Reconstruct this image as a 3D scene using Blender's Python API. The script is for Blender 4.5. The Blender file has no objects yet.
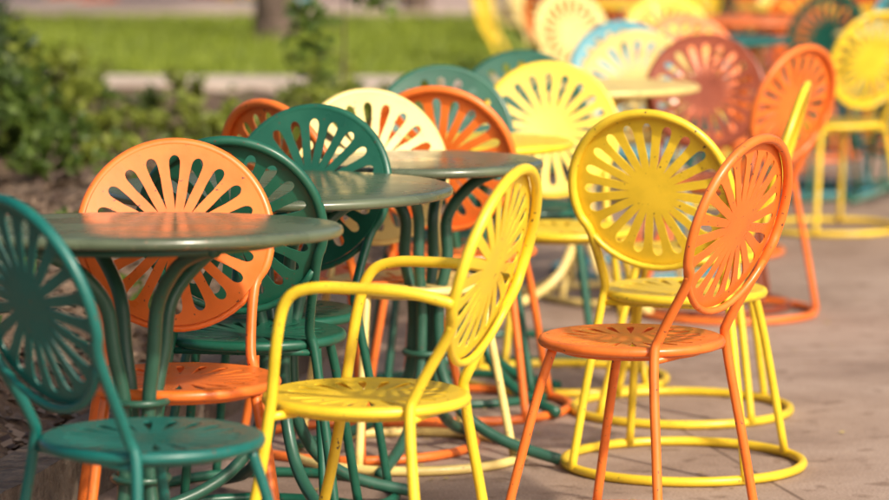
import bpy, bmesh, math, random
from mathutils import Vector, Matrix, noise
random.seed(7)
scene=bpy.context.scene
COL=scene.collection

# ------------------------------------------------------------------ materials
def new_mat(name):
    m=bpy.data.materials.new(name); m.use_nodes=True
    nt=m.node_tree; b=nt.nodes['Principled BSDF']
    return m,nt,b
def N(nt,t,**kw):
    n=nt.nodes.new(t)
    for k,v in kw.items(): setattr(n,k,v)
    return n
def ramp(nt,stops):
    r=N(nt,'ShaderNodeValToRGB'); e=r.color_ramp.elements
    while len(e)<len(stops): e.new(0.5)
    for i,(p,c) in enumerate(stops):
        e[i].position=p; e[i].color=(c[0],c[1],c[2],1)
    return r
def paint(name,c,rough=0.36,chip=(0.10,0.05,0.03),chips=0.68,lo=0.80,scale=9,coat=0.15):
    m,nt,b=new_mat(name); L=nt.links.new
    tc=N(nt,'ShaderNodeTexCoord'); oi=N(nt,'ShaderNodeObjectInfo')
    add=N(nt,'ShaderNodeVectorMath',operation='ADD')
    L(tc.outputs['Object'],add.inputs[0]); L(oi.outputs['Location'],add.inputs[1])
    n1=N(nt,'ShaderNodeTexNoise'); n1.inputs['Scale'].default_value=scale; n1.inputs['Detail'].default_value=8; n1.inputs['Roughness'].default_value=0.62
    L(add.outputs[0],n1.inputs['Vector'])
    r1=ramp(nt,[(0.34,[x*lo for x in c]),(0.62,[min(1,x*1.04) for x in c])])
    L(n1.outputs['Fac'],r1.inputs['Fac'])
    n2=N(nt,'ShaderNodeTexNoise'); n2.inputs['Scale'].default_value=85; n2.inputs['Detail'].default_value=4
    L(add.outputs[0],n2.inputs['Vector'])
    r2=ramp(nt,[(chips,(0,0,0)),(chips+0.03,(1,1,1))]); L(n2.outputs['Fac'],r2.inputs['Fac'])
    mx=N(nt,'ShaderNodeMixRGB'); L(r2.outputs['Color'],mx.inputs['Fac']); L(r1.outputs['Color'],mx.inputs['Color1'])
    mx.inputs['Color2'].default_value=(*chip,1)
    hs=N(nt,'ShaderNodeHueSaturation')
    mr=N(nt,'ShaderNodeMapRange'); mr.inputs['To Min'].default_value=0.93; mr.inputs['To Max'].default_value=1.05
    L(oi.outputs['Random'],mr.inputs['Value']); L(mr.outputs[0],hs.inputs['Value'])
    L(mx.outputs[0],hs.inputs['Color']); L(hs.outputs[0],b.inputs['Base Color'])
    r3=ramp(nt,[(0.35,(rough*0.75,)*3),(0.65,(rough*1.5,)*3)]); L(n1.outputs['Fac'],r3.inputs['Fac']); L(r3.outputs['Color'],b.inputs['Roughness'])
    bp=N(nt,'ShaderNodeBump'); bp.inputs['Strength'].default_value=0.15; bp.inputs['Distance'].default_value=0.002
    L(n2.outputs['Fac'],bp.inputs['Height']); L(bp.outputs[0],b.inputs['Normal'])
    b.inputs['Coat Weight'].default_value=coat; b.inputs['Coat Roughness'].default_value=0.2
    return m
PAL={
 'yellow':paint('yellow_enamel',(0.88,0.605,0.030)),
 'cream':paint('pale_yellow_enamel',(0.84,0.64,0.22)),
 'orange':paint('orange_enamel',(0.86,0.19,0.026)),
 'red':paint('red_orange_enamel',(0.72,0.10,0.02)),
 'brown':paint('rust_enamel',(0.26,0.050,0.014)),
 'green':paint('green_enamel',(0.010,0.105,0.062)),
 'teal':paint('teal_enamel',(0.004,0.125,0.105)),
 'blue':paint('blue_enamel',(0.08,0.33,0.40)),
 'white':paint('white_enamel',(0.75,0.68,0.58)),
}
TABG=paint('green_table_enamel',(0.115,0.145,0.085),0.24,(0.20,0.13,0.08),0.66,0.55,5,0.35)

def noise_mat(name,stops,scale=3,detail=8,rough=0.9,bump=0.3,bscale=40,bdist=0.01):
    m,nt,b=new_mat(name); L=nt.links.new
    tc=N(nt,'ShaderNodeTexCoord')
    n=N(nt,'ShaderNodeTexNoise'); n.inputs['Scale'].default_value=scale; n.inputs['Detail'].default_value=detail; n.inputs['Roughness'].default_value=0.65
    L(tc.outputs['Object'],n.inputs['Vector'])
    r=ramp(nt,stops); L(n.outputs['Fac'],r.inputs['Fac']); L(r.outputs['Color'],b.inputs['Base Color'])
    b.inputs['Roughness'].default_value=rough
    n2=N(nt,'ShaderNodeTexNoise'); n2.inputs['Scale'].default_value=bscale; n2.inputs['Detail'].default_value=6
    L(tc.outputs['Object'],n2.inputs['Vector'])
    bp=N(nt,'ShaderNodeBump'); bp.inputs['Strength'].default_value=bump; bp.inputs['Distance'].default_value=bdist
    L(n2.outputs['Fac'],bp.inputs['Height']); L(bp.outputs[0],b.inputs['Normal'])
    return m
def concrete():
    m,nt,b=new_mat('terrace_concrete'); L=nt.links.new
    tc=N(nt,'ShaderNodeTexCoord')
    n=N(nt,'ShaderNodeTexNoise'); n.inputs['Scale'].default_value=1.1; n.inputs['Detail'].default_value=10; n.inputs['Roughness'].default_value=0.72
    L(tc.outputs['Object'],n.inputs['Vector'])
    r=ramp(nt,[(0.34,(0.24,0.165,0.125)),(0.5,(0.37,0.27,0.21)),(0.66,(0.47,0.36,0.29))]); L(n.outputs['Fac'],r.inputs['Fac'])
    n2=N(nt,'ShaderNodeTexNoise'); n2.inputs['Scale'].default_value=150; n2.inputs['Detail'].default_value=3
    L(tc.outputs['Object'],n2.inputs['Vector'])
    r2=ramp(nt,[(0.3,(0.55,0.53,0.51)),(0.6,(1.05,1.05,1.05))]); L(n2.outputs['Fac'],r2.inputs['Fac'])
    mx=N(nt,'ShaderNodeMixRGB',blend_type='MULTIPLY'); mx.inputs['Fac'].default_value=0.85
    L(r.outputs[0],mx.inputs['Color1']); L(r2.outputs[0],mx.inputs['Color2'])
    mp=N(nt,'ShaderNodeMapping'); mp.inputs['Rotation'].default_value=(0,0,math.radians(-12)); L(tc.outputs['Object'],mp.inputs['Vector'])
    br=N(nt,'ShaderNodeTexBrick'); br.offset=0.0; br.inputs['Color1'].default_value=(1,1,1,1); br.inputs['Color2'].default_value=(0.90,0.88,0.86,1)
    br.inputs['Mortar'].default_value=(0.50,0.46,0.43,1); br.inputs['Scale'].default_value=1; br.inputs['Mortar Size'].default_value=0.006
    br.inputs['Brick Width'].default_value=2.4; br.inputs['Row Height'].default_value=2.4
    L(mp.outputs[0],br.inputs['Vector'])
    m2=N(nt,'ShaderNodeMixRGB',blend_type='MULTIPLY'); m2.inputs['Fac'].default_value=1
    L(mx.outputs[0],m2.inputs['Color1']); L(br.outputs['Color'],m2.inputs['Color2'])
    n3=N(nt,'ShaderNodeTexNoise'); n3.inputs['Scale'].default_value=12; n3.inputs['Detail'].default_value=6; L(tc.outputs['Object'],n3.inputs['Vector'])
    r3=ramp(nt,[(0.58,(1,1,1)),(0.68,(0.62,0.57,0.53))]); L(n3.outputs['Fac'],r3.inputs['Fac'])
    m3=N(nt,'ShaderNodeMixRGB',blend_type='MULTIPLY'); m3.inputs['Fac'].default_value=1
    L(m2.outputs[0],m3.inputs['Color1']); L(r3.outputs[0],m3.inputs['Color2'])
    L(m3.outputs[0],b.inputs['Base Color']); b.inputs['Roughness'].default_value=0.75
    bp=N(nt,'ShaderNodeBump'); bp.inputs['Strength'].default_value=0.4; bp.inputs['Distance'].default_value=0.003
    L(n2.outputs['Fac'],bp.inputs['Height']); L(bp.outputs[0],b.inputs['Normal'])
    return m
M_CONC=concrete()
M_SOIL=noise_mat('soil',[(0.3,(0.06,0.037,0.022)),(0.55,(0.16,0.105,0.068)),(0.75,(0.27,0.195,0.135))],9,10,0.95,0.9,35,0.04)
M_PATH=noise_mat('path_concrete',[(0.3,(0.42,0.34,0.28)),(0.7,(0.57,0.48,0.41))],3)
M_LAWN=noise_mat('lawn_grass',[(0.25,(0.08,0.12,0.012)),(0.5,(0.20,0.27,0.02)),(0.75,(0.35,0.40,0.05))],1.2,10,0.9,0.8,60,0.03)
M_EARTH=noise_mat('far_ground',[(0.3,(0.05,0.08,0.02)),(0.7,(0.12,0.15,0.05))],0.3)
M_PLAZA=noise_mat('plaza',[(0.3,(0.42,0.31,0.28)),(0.7,(0.58,0.45,0.40))],1)
M_STONE=noise_mat('kerb_stone',[(0.3,(0.09,0.065,0.05)),(0.55,(0.19,0.145,0.11)),(0.75,(0.30,0.24,0.185))],7,8,0.95,1.0,22,0.04)
M_BARK=noise_mat('bark',[(0.3,(0.05,0.033,0.028)),(0.7,(0.17,0.12,0.095))],8,8,0.95,1,20,0.03)
def leafmat(name,c1,c2,trans=0.35):
    m,nt,b=new_mat(name); L=nt.links.new
    g=N(nt,'ShaderNodeNewGeometry'); r=ramp(nt,[(0,c1),(1,c2)]); L(g.outputs['Random Per Island'],r.inputs['Fac'])
    L(r.outputs[0],b.inputs['Base Color']); b.inputs['Roughness'].default_value=0.5
    t=N(nt,'ShaderNodeBsdfTranslucent'); 
    h=N(nt,'ShaderNodeHueSaturation'); h.inputs['Value'].default_value=1.6; L(r.outputs[0],h.inputs['Color']); L(h.outputs[0],t.inputs['Color'])
    mx=N(nt,'ShaderNodeMixShader'); mx.inputs[0].default_value=trans
    out=nt.nodes['Material Output']; L(b.outputs[0],mx.inputs[1]); L(t.outputs[0],mx.inputs[2]); L(mx.outputs[0],out.inputs[0])
    return m
M_LEAF=leafmat('leaf_green',(0.04,0.08,0.012),(0.13,0.20,0.03))
M_LEAFD=leafmat('leaf_dark',(0.010,0.028,0.008),(0.07,0.12,0.02),0.2)
M_LEAFY=leafmat('leaf_yellow_green',(0.11,0.15,0.015),(0.30,0.34,0.05))
M_BLADE=leafmat('grass_blade',(0.10,0.15,0.012),(0.36,0.42,0.05),0.4)
M_PETAL=leafmat('dry_leaf',(0.25,0.17,0.05),(0.5,0.40,0.15),0.1)
M_MULCH=leafmat('bark_mulch',(0.05,0.03,0.02),(0.30,0.21,0.14),0.0)

# ------------------------------------------------------------------ mesh helpers
def mesh_from(name,V,F,smooth=True):
    me=bpy.data.meshes.new(name); me.from_pydata([tuple(v) for v in V],[],F); me.update()
    if smooth: me.polygons.foreach_set('use_smooth',[True]*len(me.polygons))
    return me
def link(ob,parent=None):
    COL.objects.link(ob)
    if parent: ob.parent=parent
    return ob
def catmull(P,seg=8,closed=False):
    P=[Vector(p) for p in P]; out=[]; n=len(P)
    rng=range(n if closed else n-1)
    for i in rng:
        if closed: p0,p1,p2,p3=P[(i-1)%n],P[i],P[(i+1)%n],P[(i+2)%n]
        else: p0,p1,p2,p3=P[max(i-1,0)],P[i],P[i+1],P[min(i+2,n-1)]
        for k in range(seg):
            t=k/seg
            out.append(0.5*((2*p1)+(-p0+p2)*t+(2*p0-5*p1+4*p2-p3)*t*t+(-p0+3*p1-3*p2+p3)*t**3))
    if not closed: out.append(P[-1])
    return out
def tube(V,F,path,r,ns=10,closed=False):
    base=len(V); n=len(path)
    up=None
    for i,p in enumerate(path):
        if closed: t=(path[(i+1)%n]-path[(i-1)%n])
        else: t=path[min(i+1,n-1)]-path[max(i-1,0)]
        t=t.normalized()
        if up is None:
            up=Vector((0,0,1)) if abs(t.z)<0.9 else Vector((0,1,0))
        s=t.cross(up).normalized(); up=s.cross(t).normalized()
        rr=r(i/(n-1)) if callable(r) else r
        for k in range(ns):
            a=2*math.pi*k/ns; V.append(p+s*math.cos(a)*rr+up*math.sin(a)*rr)
    m=n if closed else n-1
    for i in range(m):
        j=(i+1)%n
        for k in range(ns):
            k2=(k+1)%ns
            F.append((base+i*ns+k,base+i*ns+k2,base+j*ns+k2,base+j*ns+k))
    if not closed:
        F.append(tuple(base+k for k in range(ns))[::-1]); F.append(tuple(base+(n-1)*ns+k for k in range(ns)))
def circle(c,r,z,n=48):
    return [Vector((c[0]+r*math.cos(2*math.pi*i/n),c[1]+r*math.sin(2*math.pi*i/n),z)) for i in range(n)]

def sun_disc(name,R,NS=20,rin=0.33,rout=0.88,wf=0.29,dish=0.012,thick=0.0028,rot=0.0):
    """flat plate pierced with a sunburst of teardrop slots"""
    V=[];F=[];idx={}
    def z(r): return dish*(r/R)**2
    pitch=2*math.pi/NS; K=4
    def w(t):
        a=pitch*wf
        f=min(1,(t/0.6))**0.8*(0.9+0.1*t)
        g=1 if t<0.84 else math.sqrt(max(0,1-((t-0.84)/0.16)**2))
        return a*f*g
    ts=[0,0.04,0.1,0.2,0.32,0.45,0.6,0.74,0.84,0.90,0.95,0.98,0.995,1.0]
    def vert(r,a):
        key=(round(r,6),round((a%(2*math.pi)),5)%round(2*math.pi,5))
        if key not in idx:
            idx[key]=len(V); V.append((r*math.cos(a+rot),r*math.sin(a+rot),z(r)))
        return idx[key]
    for k in range(NS):
        a0=k*pitch;a1=(k+1)*pitch; prev=None
        for t in ts:
            r=R*(rin+(rout-rin)*t); ww=w(t) if 0<t<1 else 0
            row=[vert(r,a0+ww+(a1-a0-2*ww)*j/K) for j in range(K+1)]
            if prev:
                for j in range(K): F.append((prev[j],row[j],row[j+1],prev[j+1]))
            prev=row
        for rr in (0.94,1.0):
            row=[vert(R*rr,a0+(a1-a0)*j/K) for j in range(K+1)]
            for j in range(K): F.append((prev[j],row[j],row[j+1],prev[j+1]))
            prev=row
        prev=[vert(R*rin,a0+(a1-a0)*j/K) for j in range(K+1)]
        for rr in (0.22,0.11):
            row=[vert(R*rr,a0+(a1-a0)*j/K) for j in range(K+1)]
            for j in range(K): F.append((row[j],prev[j],prev[j+1],row[j+1]))
            prev=row
        c=vert(0.0,0.0)
        for j in range(K): F.append((c,prev[j],prev[j+1]))
    me=mesh_from(name,V,F,False)
    ob=bpy.data.objects.new('tmp',me); COL.objects.link(ob)
    s=ob.modifiers.new('s','SOLIDIFY'); s.thickness=thick; s.offset=0
    dg=bpy.context.evaluated_depsgraph_get()
    me2=bpy.data.meshes.new_from_object(ob.evaluated_get(dg)); me2.name=name
    bpy.data.objects.remove(ob)
    me2.materials.clear(); me2.materials.append(None)
    return me2
SEAT_R=0.191; BACK_R=0.194; TILT=math.radians(17)
BC=Vector((0,-0.258,0.692))
def bpt(th,R=BACK_R,off=0):
    u=Vector((1,0,0)); v=Vector((0,-math.sin(TILT),math.cos(TILT))); n=Vector((0,math.cos(TILT),math.sin(TILT)))
    return BC+u*R*math.cos(th)+v*R*math.sin(th)+n*off

ME_BACK=sun_disc('backrest_mesh',0.189,wf=0.25,rin=0.29,rout=0.88)
ME_SEAT=sun_disc('seat_mesh',0.188,dish=0.006,wf=0.19,rin=0.36,rout=0.84)
def frame_mesh(arms=False):
    V=[];F=[]
    left=[(-0.215,-0.195,0.012),(-0.19,-0.172,0.20),(-0.158,-0.146,0.41),(-0.148,-0.158,0.47)]
    loop=[bpt(math.radians(a)) for a in range(-145,-396,-15)]
    right=[(0.148,-0.158,0.47),(0.158,-0.146,0.41),(0.19,-0.172,0.20),(0.215,-0.195,0.012)]
    tube(V,F,catmull(left+loop+right,5),0.0106,10)
    low=[bpt(math.radians(a)) for a in range(-150,-29,8)]
    tube(V,F,low,0.0075,8)
    if arms:
        for s in (-1,1):
            p=bpt(math.radians(195 if s<0 else -15),BACK_R+0.004)
            tube(V,F,catmull([p,(s*0.215,-0.16,0.664),(s*0.222,-0.05,0.668),(s*0.224,0.03,0.664),(s*0.221,0.075,0.640),(s*0.212,0.098,0.57),(s*0.200,0.118,0.43),(s*0.20,0.15,0.25),(s*0.20,0.21,0.012)],6),0.0112,10)
            tube(V,F,[Vector((s*0.14,0.09,0.415)),Vector((s*0.200,0.118,0.415))],0.009,8)
    else:
        for s in (-1,1):
            tube(V,F,catmull([(s*0.145,0.110,0.418),(s*0.164,0.142,0.30),(s*0.20,0.205,0.012)],5),0.0106,10)
    tube(V,F,[Vector(p) for p in circle((0,0.01),0.288,0.0125,56)],0.0118,8,True)
    tube(V,F,circle((0,0),SEAT_R,0.428,56),0.0112,8,True)
    tube(V,F,circle((0,0),0.150,0.412,40),0.008,6,True)
    tube(V,F,[Vector((-0.150,-0.143,0.412)),Vector((0.150,-0.143,0.412))],0.008,6)
    return mesh_from('frame_mesh',V,F)
ME_FR=frame_mesh(); ME_FRA=frame_mesh(True)
for me in (ME_FR,ME_FRA): me.materials.append(None)
def part(name,me,mat,parent,loc=(0,0,0),rot=(0,0,0)):
    ob=bpy.data.objects.new(name,me); link(ob,parent)
    ob.location=loc; ob.rotation_euler=rot
    ob.material_slots[0].link='OBJECT'; ob.material_slots[0].material=mat
    return ob
def chair(x,y,fx,fy,col,arms=False,z=0.0):
    e=bpy.data.objects.new('metal_garden_armchair' if arms else 'metal_garden_chair',None)
    e.empty_display_size=0.2; COL.objects.link(e)
    e.location=(x,y,z); e.rotation_euler=(0,0,math.atan2(-fx,fy))
    m=PAL[col]
    part('frame',ME_FRA if arms else ME_FR,m,e)
    part('seat',ME_SEAT,m,e,(0,0,0.431),(0,0,random.uniform(0,6)))
    part('backrest',ME_BACK,m,e,BC,(TILT-math.pi/2,0,0)) 
    return e
def lathe(V,F,prof,n=72,cx=0,cy=0):
    b=len(V)
    for r,z in prof:
        for k in range(n):
            a=2*math.pi*k/n; V.append(Vector((cx+r*math.cos(a),cy+r*math.sin(a),z)))
    for i in range(len(prof)-1):
        for k in range(n):
            k2=(k+1)%n; F.append((b+i*n+k,b+i*n+k2,b+(i+1)*n+k2,b+(i+1)*n+k))
def table_meshes(R,h):
    V=[];F=[]
    prof=[(0.001,0),(R*0.3,0),(R*0.6,0),(R-0.02,0),(R-0.008,-0.001),(R-0.002,-0.005),(R,-0.011),(R-0.001,-0.017),(R-0.005,-0.021),(R-0.012,-0.023),(R-0.016,-0.019),(R-0.02,-0.010),(R*0.5,-0.008),(0.001,-0.008)]
    lathe(V,F,prof[::-1])
    top=mesh_from('tabletop_mesh',V,F)
    V=[];F=[]
    for k in range(4):
        a=math.pi/2*k+0.35; c,s=math.cos(a),math.sin(a)
        pts=[(R*0.74,h-0.022),(R*0.60,h-0.030),(R*0.38,h-0.065),(R*0.19,h-0.14),(0.055,h-0.24),(0.034,h-0.34),(0.034,0.30),(0.045,0.21),(0.10,0.12),(0.20,0.06),(0.34,0.022)]
        tube(V,F,catmull([(r*c,r*s,z) for r,z in pts],5),0.014,10)
    tube(V,F,circle((0,0),R*0.72,h-0.022,48),0.009,6,True)
    tube(V,F,circle((0,0),0.052,0.42,24),0.008,6,True)
    tube(V,F,circle((0,0),0.052,0.27,24),0.008,6,True)
    base=mesh_from('table_base_mesh',V,F)
    top.materials.append(None); base.materials.append(None)
    return top,base
def table(x,y,R,h,mat,bmat=None,rot=0,tilt=0,z=0):
    e=bpy.data.objects.new('round_garden_table',None); COL.objects.link(e); e.location=(x,y,z)
    t,b=table_meshes(R,h)
    part('tabletop',t,mat,e,(0,0,h+(0.006 if tilt else 0)),(math.radians(tilt),0,0))
    part('base',b,bmat or mat,e,(0,0,0),(math.radians(tilt*0.3),0,rot))
    return e

# ------------------------------------------------------------------ furniture
TABB=paint('dark_green_base_enamel',(0.025,0.10,0.065))
table(-0.585,6.47,0.392,0.756,TABG,TABB,0.25,-2.1)
table(-0.370,7.52,0.39,0.74,TABG,TABB,0.1)
table(-0.045,8.20,0.285,0.74,TABG,TABB,0.9)
table(0.065,9.05,0.28,0.72,PAL['yellow'],PAL['green'],0.4)
table(0.454,11.1,0.38,0.74,PAL['cream'],PAL['cream'],0.3)
table(1.06,14.2,0.38,0.74,PAL['teal'],PAL['teal'],0.6)
table(1.40,16.0,0.42,0.74,PAL['orange'],PAL['orange'],0.0)
table(2.05,14.6,0.38,0.74,PAL['cream'],PAL['green'],0.0)

chair(-0.520,5.97,0.76,0.65,'teal')
chair(-0.525,6.665,0.10,-1,'orange')
chair(-0.415,7.345,0.12,0.99,'green')
chair(-0.395,7.70,-0.30,-0.95,'green')
chair(-0.217,8.41,0.70,0.71,'orange')
chair(-0.090,8.28,0.35,-0.93,'cream')
chair(0.045,8.99,0.22,0.97,'orange')
chair(0.020,9.30,0.1,-1,'green')
chair(0.236,10.12,0.0,-1,'green')
chair(0.335,9.50,0.12,-1,'yellow')
chair(-0.150,6.46,-0.94,0.33,'yellow',True)
chair(0.403,7.26,-0.84,0.55,'orange')
chair(0.575,8.12,0.36,0.93,'yellow')
chair(0.640,8.95,-0.985,0.17,'yellow')
chair(0.92,10.95,-0.72,0.69,'orange')
chair(0.85,11.15,-0.1,-1,'brown')
chair(0.62,11.40,-0.15,-1,'cream')
chair(0.68,12.15,0.1,-1,'blue')
chair(1.545,13.55,-0.5,0.86,'yellow')
chair(1.02,14.75,0.15,-1,'yellow')
chair(0.98,12.75,0.2,-1,'orange')
chair(1.55,15.0,-0.6,-0.8,'green')
chair(1.66,15.2,-0.9,0.3,'blue')
chair(0.72,15.3,0.5,-0.8,'cream')
chair(2.15,15.3,0.0,-1,'green')
rnd=random.Random(11)
cols=['yellow','orange','cream','orange','green','yellow','white','red','orange']
far=[(0.98,18.0),(1.9,17.6),(2.9,17.9),(1.25,20.0),(2.4,20.4),(3.4,20.8),(1.05,22.4),(2.0,23.0),(3.2,23.6),(4.2,24.0),(1.1,25.6),(2.4,26.2),(3.9,27.0),(1.3,29.0),(2.6,30.0),(4.1,31.0),(5.4,30.0)]
for i,(tx,ty) in enumerate(far):
    table(tx,ty,0.40,0.74,PAL[rnd.choice(['cream','orange','teal','yellow'])],PAL['green'],rnd.random())
    n=rnd.choice([3,4,4])
    a0=rnd.random()*6
    for k in range(n):
        a=a0+k*2*math.pi/n+rnd.uniform(-.3,.3); d=rnd.uniform(0.5,0.68)
        cx,cy=tx+d*math.cos(a),ty+d*math.sin(a)
        chair(cx,cy,-math.cos(a+rnd.uniform(-.3,.3)),-math.sin(a),cols[(i*3+k)%len(cols)])
for i,(tx,ty) in enumerate([(-2.9,26.6),(-1.9,27.6),(-0.9,26.4),(-0.2,27.8),(-3.6,28.5)]):
    table(tx,ty,0.40,0.74,PAL[['white','red','orange','cream','white'][i]],PAL['green'],0.3,0,0.445)
    for k in range(3):
        a=rnd.random()*6.28
        chair(tx+0.6*math.cos(a),ty+0.6*math.sin(a),-math.cos(a),-math.sin(a),['white','red','orange','yellow','blue'][(i+k)%5],False,0.445)

# ------------------------------------------------------------------ setting
def sheet(name,poly,z,mat):
    me=bpy.data.meshes.new(name); bm=bmesh.new()
    f=bm.faces.new([bm.verts.new((x,y,z)) for x,y in poly]); 
    f.normal_update()
    if f.normal.z<0: f.normal_flip()
    bm.normal_update(); bmesh.ops.triangulate(bm,faces=bm.faces[:]); bm.to_mesh(me); bm.free()
    me.materials.append(mat); ob=bpy.data.objects.new(name,me); COL.objects.link(ob); return ob
sheet('ground',[(-400,-400),(400,-400),(400,400),(-400,400)],-0.01,M_EARTH)
sheet('terrace_pavement',[(-9,-6),(30,-6),(30,48),(-9,48)],0.0,M_CONC)
EDGE=[(-3.0,-2.0),(-1.02,7.0),(0.55,14.6),(0.74,16.4),(0.62,20.0),(0.5,25.0),(0.4,36)]
def edge_x(y):
    for (x0,y0),(x1,y1) in zip(EDGE,EDGE[1:]):
        if y0<=y<=y1: return x0+(x1-x0)*(y-y0)/(y1-y0)
    return EDGE[-1][0]
def bed_z(x,y):
    u=max(0,edge_x(y)-0.06-x)
    s=min(1,u/0.5); s=s*s*(3-2*s)
    return 0.09+0.285*s+0.04*s*noise.noise((x*1.5,y*1.5,0))+0.028*noise.noise((x*7,y*7,1))+0.012*noise.noise((x*22,y*22,5))
V=[];F=[]
ny=420;nx=70
for j in range(ny+1):
    y=-2+18.6*j/ny; ex=edge_x(y)-0.05
    for i in range(nx+1):
        t=(i/nx)**2; x=ex-t*10
        V.append((x,y,bed_z(x,y)))
for j in range(ny):
    for i in range(nx):
        a=j*(nx+1)+i; F.append((a,a+1,a+nx+2,a+nx+1))
me=mesh_from('planting_bed',V,F); me.materials.append(M_SOIL); link(bpy.data.objects.new('planting_bed',me))
def prism(name,poly,z0,z1,mat):
    me=bpy.data.meshes.new(name); bm=bmesh.new()
    vs=[bm.verts.new((x,y,z0)) for x,y in poly]; f=bm.faces.new(vs)
    r=bmesh.ops.extrude_face_region(bm,geom=[f]); 
    for v in r['geom']:
        if isinstance(v,bmesh.types.BMVert): v.co.z=z1
    bmesh.ops.recalc_face_normals(bm,faces=bm.faces[:]); bm.to_mesh(me); bm.free()
    me.materials.append(mat); ob=bpy.data.objects.new(name,me); COL.objects.link(ob); return ob
prism('footpath',[(-14,17.9),(-14,17.0),(0.60,16.25),(0.60,16.85)],0.0,0.415,M_PATH)
prism('lawn',[(-14,17.904),(0.60,16.854),(0.50,20.0),(0.40,24.0),(-14,24.3)],0.0,0.405,M_LAWN)
prism('plaza',[(-30,24.31),(0.40,24.01),(0.30,36),(-30,48)],0.0,0.445,M_PLAZA)
bm=bmesh.new()
def block(bm,c,d,sx,sy,sz):
    r=bmesh.ops.create_cube(bm,size=1.0)
    a=math.atan2(d[1],d[0]); M=Matrix.Translation(c)@Matrix.Rotation(a+random.uniform(-.015,.015),4,'Z')@Matrix.Diagonal((sx,sy,sz,1))
    bmesh.ops.transform(bm,matrix=M,verts=r['verts'])
for si,((x0,y0),(x1,y1)) in enumerate(zip(EDGE,EDGE[1:])):
    L=math.hypot(x1-x0,y1-y0); d=((x1-x0)/L,(y1-y0)/L); s=0
    hk=0.13 if si<3 else 0.42
    while s<L:
        w=random.uniform(0.3,0.6); w2=min(w,L-s)
        if w2>0.08:
            m=s+w2/2; j=random.uniform(-0.01,0.01)
            block(bm,(x0+d[0]*m-d[1]*j,y0+d[1]*m+d[0]*j,hk/2),d,w2-0.006,0.14,hk+random.uniform(-.008,.008))
        s+=w
bmesh.ops.subdivide_edges(bm,edges=bm.edges[:],cuts=3,use_grid_fill=True)
for v in bm.verts:
    v.co+=noise.noise_vector(v.co*11)*0.010
me=bpy.data.meshes.new('stone_kerb'); bm.to_mesh(me); bm.free(); me.materials.append(M_STONE)
link(bpy.data.objects.new('stone_kerb',me))

# foliage
def leaves(V,F,center,rad,n,size,rg,squash=1.0):
    c=Vector(center)
    for _ in range(n):
        while True:
            p=Vector((rg.uniform(-1,1),rg.uniform(-1,1),rg.uniform(-1,1)))
            if p.length<=1: break
        if p.length>1e-3: p=p.normalized()*(p.length**0.6)
        q=c+Vector((p.x*rad,p.y*rad,p.z*rad*squash))
        d=Vector((rg.gauss(0,1),rg.gauss(0,1),rg.gauss(0,0.7)+0.2)).normalized()
        s=d.orthogonal().normalized(); s=Matrix.Rotation(rg.uniform(0,6.28),3,d)@s
        L=size*rg.uniform(0.6,1.3); w=L*0.32; nrm=d.cross(s)*L*0.08
        b=len(V)
        V.extend([q,q+d*L*0.45+s*w+nrm,q+d*L,q+d*L*0.45-s*w+nrm]); F.append((b,b+1,b+2,b+3))
def leafobj(name,V,F,mat,parent=None):
    me=mesh_from(name,V,F,False); me.materials.append(mat); return link(bpy.data.objects.new(name,me),parent)
def shrub(x,y,z,r,h,mat,nclump,nleaf,size,seed):
    rg=random.Random(seed)
    e=bpy.data.objects.new('leafy_shrub',None); COL.objects.link(e); e.location=(x,y,z)
    V=[];F=[];S=[];SF=[]
    for k in range(nclump):
        a=rg.uniform(0,6.28); rr=r*math.sqrt(rg.random()); zz=h*rg.uniform(0.12,1)*(1-0.35*(rr/r)**2)
        c=(rr*math.cos(a),rr*math.sin(a),zz)
        leaves(V,F,c,r*rg.uniform(0.16,0.30),nleaf,size,rg,0.8)
        tube(S,SF,catmull([(rg.uniform(-.05,.05),rg.uniform(-.05,.05),0),(c[0]*.4,c[1]*.4,zz*.5),c],4),0.006,5)
    leafobj('foliage',V,F,mat,e)
    me=mesh_from('stems',S,SF); me.materials.append(M_BARK); link(bpy.data.objects.new('stems',me),e)
    return e
G=0.36
shrub(-2.30,12.6,G,0.70,1.15,M_LEAFD,60,110,0.055,1)
shrub(-1.80,12.2,G,0.36,0.42,M_LEAF,24,70,0.05,2)
shrub(-1.95,11.2,G,0.45,0.62,M_LEAFD,40,100,0.055,3)
shrub(-2.9,14.8,G,0.8,1.3,M_LEAFD,60,110,0.06,4)
shrub(-2.25,15.2,G,0.40,0.50,M_LEAFD,30,80,0.06,5)
shrub(-1.62,13.4,G,0.30,0.36,M_LEAFY,18,60,0.05,6)
rg=random.Random(5)
for k in range(48):
    y=rg.uniform(11.6,15.6); ex=edge_x(y)-0.4; x=rg.uniform(-2.0,ex)
    shrub(x,y,G,rg.uniform(0.09,0.19),rg.uniform(0.12,0.28),rg.choice([M_LEAF,M_LEAFY,M_LEAFY]),rg.randint(6,10),26,0.04,100+k)
V=[];F=[]
for k in range(520):
    y=rg.uniform(8,15.8); ex=edge_x(y)-0.25; x=ex-abs(rg.gauss(0,1.3))
    if noise.noise((x*0.9,y*0.9,3))<0.0: continue
    leaves(V,F,(x,y,bed_z(x,y)+0.03),0.07,10,0.045,rg,0.6)
leafobj('ground_cover_plants',V,F,M_LEAF)
V=[];F=[]
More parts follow.
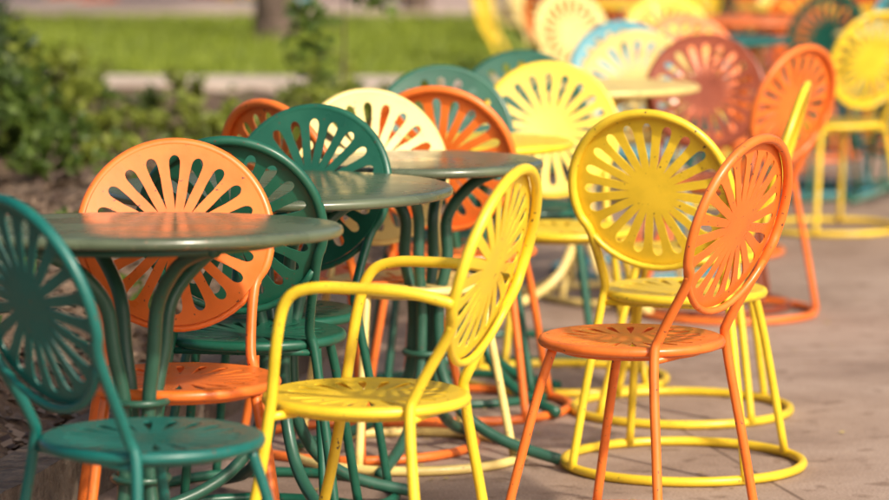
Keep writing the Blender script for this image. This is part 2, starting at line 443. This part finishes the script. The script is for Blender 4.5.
for k in range(9000):
    y=rg.uniform(5.5,13); x=edge_x(y)-0.08-rg.random()**1.6*2.2
    q=Vector((x,y,bed_z(x,y)+0.008)); a=rg.uniform(0,6.28); L=rg.uniform(0.012,0.045)
    d=Vector((math.cos(a),math.sin(a),rg.uniform(-.5,.5))).normalized()*L; s=Vector((-math.sin(a),math.cos(a),rg.uniform(-.6,.6)))*L*0.3
    b=len(V); V.extend([q-d*.5-s,q-d*.5+s,q+d*.5+s,q+d*.5-s]); F.append((b,b+1,b+2,b+3))
leafobj('bark_mulch',V,F,M_MULCH)
V=[];F=[]
for k in range(20000):
    y=rg.uniform(16.9,23.9); x=rg.uniform(-4.2,0.38)
    hh=rg.uniform(0.03,0.075); a=rg.uniform(0,6.28); w=0.006
    if y<17.93-(x+14)*0.072: continue
    b=len(V); dx,dy=math.cos(a)*w,math.sin(a)*w; lx,ly=rg.gauss(0,0.02),rg.gauss(0,0.02)
    V.extend([Vector((x-dx,y-dy,0.405)),Vector((x+dx,y+dy,0.405)),Vector((x+lx,y+ly,0.405+hh))]); F.append((b,b+1,b+2))
leafobj('grass',V,F,M_BLADE)
def tree(x,y,z,r0,H,seed,crown=2.2,mat=M_LEAF,nl=80,leafsize=0.14,first=2.6,name='shade_tree'):
    rg=random.Random(seed)
    e=bpy.data.objects.new(name,None); COL.objects.link(e); e.location=(x,y,z)
    V=[];F=[]
    top=Vector((rg.uniform(-.3,.3),rg.uniform(-.3,.3),H*0.8))
    pts=[Vector((0,0,-0.05)),Vector((0.02,0,0.3)),Vector((rg.uniform(-.08,.08),0,H*.3)),top*0.65+Vector((0,0,.1)),top]
    tube(V,F,catmull(pts,6),lambda t:r0*(1.25-0.35*min(1,t*8))*(1-0.85*t)+0.01,14)
    LV=[];LF=[]
    for k in range(16):
        zz=first+(H*0.8-first)*k/15; st=Vector((top.x*zz/H,top.y*zz/H,zz)); a=k*2.4+rg.uniform(-.4,.4)
        ln=crown*rg.uniform(0.6,1.05)*(1-0.45*k/15)
        en=st+Vector((math.cos(a)*ln,math.sin(a)*ln,ln*rg.uniform(0.2,0.7)))
        md=(st+en)/2+Vector((0,0,0.15))
        tube(V,F,catmull([st,md,en],4),lambda t:r0*0.32*(1-0.8*t)+0.006,7)
        for q in range(5):
            t=rg.uniform(0.45,1.05); c=st.lerp(en,t)+Vector((rg.gauss(0,.3),rg.gauss(0,.3),rg.gauss(0,.25)))
            leaves(LV,LF,c,crown*rg.uniform(0.16,0.30),nl,leafsize,rg,0.75)
    me=mesh_from('trunk',V,F); me.materials.append(M_BARK); link(bpy.data.objects.new('trunk',me),e)
    leafobj('crown',LV,LF,mat,e)
    return e
tree(-1.05,20.8,0.40,0.165,8,21,2.6)
tree(-0.22,24.2,0.43,0.12,7,22,2.4)
tree(-5.2,20.0,0.40,0.18,8,23,2.6)
tree(-3.4,30.0,0.42,0.2,9,24,3.0)
def sapling():
    rg=random.Random(9); e=bpy.data.objects.new('sapling',None); COL.objects.link(e); e.location=(-0.42,13.6,G)
    V=[];F=[];LV=[];LF=[]
    tube(V,F,catmull([(0,0,0),(0.02,0,0.5),(-0.02,0,1.2),(0.03,0,2.0)],6),lambda t:0.006*(1-0.6*t),7)
    for k in range(22):
        zz=0.36+k*0.075; a=rg.uniform(0,6.28); ln=rg.uniform(0.12,0.24)
        en=Vector((math.cos(a)*ln,math.sin(a)*ln,zz+rg.uniform(-0.08,0.10)))
        tube(V,F,[Vector((0,0,zz)),en],0.003,5)
        for t in (0.4,0.7,1.0): leaves(LV,LF,Vector((0,0,zz)).lerp(en,t),0.05,9,0.07,rg)
    me=mesh_from('stem',V,F); me.materials.append(M_BARK); link(bpy.data.objects.new('stem',me),e)
    leafobj('leaves',LV,LF,M_LEAF,e)
sapling()
V=[];F=[]; rg=random.Random(33)
for k in range(200):
    a=rg.uniform(-1.3,1.3); d=rg.uniform(60,85); x=d*math.sin(a); y=d*math.cos(a)
    leaves(V,F,(x,y,rg.uniform(0.5,9)),rg.uniform(2,3.6),90,1.0,rg,0.9)
leafobj('distant_trees',V,F,M_LEAFD)
V=[];F=[]
for k in range(260):
    y=rg.uniform(6.2,15); x=rg.uniform(edge_x(y)+0.2,2.6)
    if k>150: y=rg.uniform(6.3,9); x=edge_x(y)+rg.uniform(0.15,1.1)
    q=Vector((x,y,0.006)); a=rg.uniform(0,6.28); L=rg.uniform(0.008,0.024)
    d=Vector((math.cos(a),math.sin(a),rg.uniform(0,0.25)))*L; s=Vector((-math.sin(a),math.cos(a),0.1))*L*0.4
    b=len(V); V.extend([q-d*.5,q+s,q+d*.5,q-s]); F.append((b,b+1,b+2,b+3))
leafobj('fallen_leaves',V,F,M_PETAL)

# ------------------------------------------------------------------ light, sky, camera
sd=Vector((0.52,-0.70,0.64)).normalized()
elev=math.asin(sd.z); az=math.atan2(sd.x,sd.y)
w=bpy.data.worlds.new('World'); scene.world=w; w.use_nodes=True
nt=w.node_tree; bg=nt.nodes['Background']; sk=nt.nodes.new('ShaderNodeTexSky'); sk.sky_type='NISHITA'; sk.sun_disc=False
sk.sun_elevation=elev; sk.sun_rotation=az; sk.dust_density=6.0; sk.air_density=0.7; sk.ozone_density=0.6
nt.links.new(sk.outputs[0],bg.inputs[0]); bg.inputs[1].default_value=0.15
s=bpy.data.lights.new('sun','SUN'); s.energy=3.9; s.angle=math.radians(2.5); s.color=(1,0.88,0.71)
so=bpy.data.objects.new('sun',s); COL.objects.link(so); so.rotation_euler=sd.to_track_quat('Z','Y').to_euler(); so.location=(8,-3,9)
cam=bpy.data.cameras.new('camera'); co=bpy.data.objects.new('camera',cam); COL.objects.link(co)
cam.sensor_width=36; cam.lens=3400/889*36; cam.clip_end=1500; cam.clip_start=0.1
co.location=(0,0,1.437); co.rotation_euler=(math.radians(90-6.39),0,0)
cam.dof.use_dof=True; cam.dof.focus_distance=7.2; cam.dof.aperture_fstop=2.8
scene.camera=co
scene.view_settings.view_transform='Standard'; scene.view_settings.look='None'; scene.view_settings.exposure=0
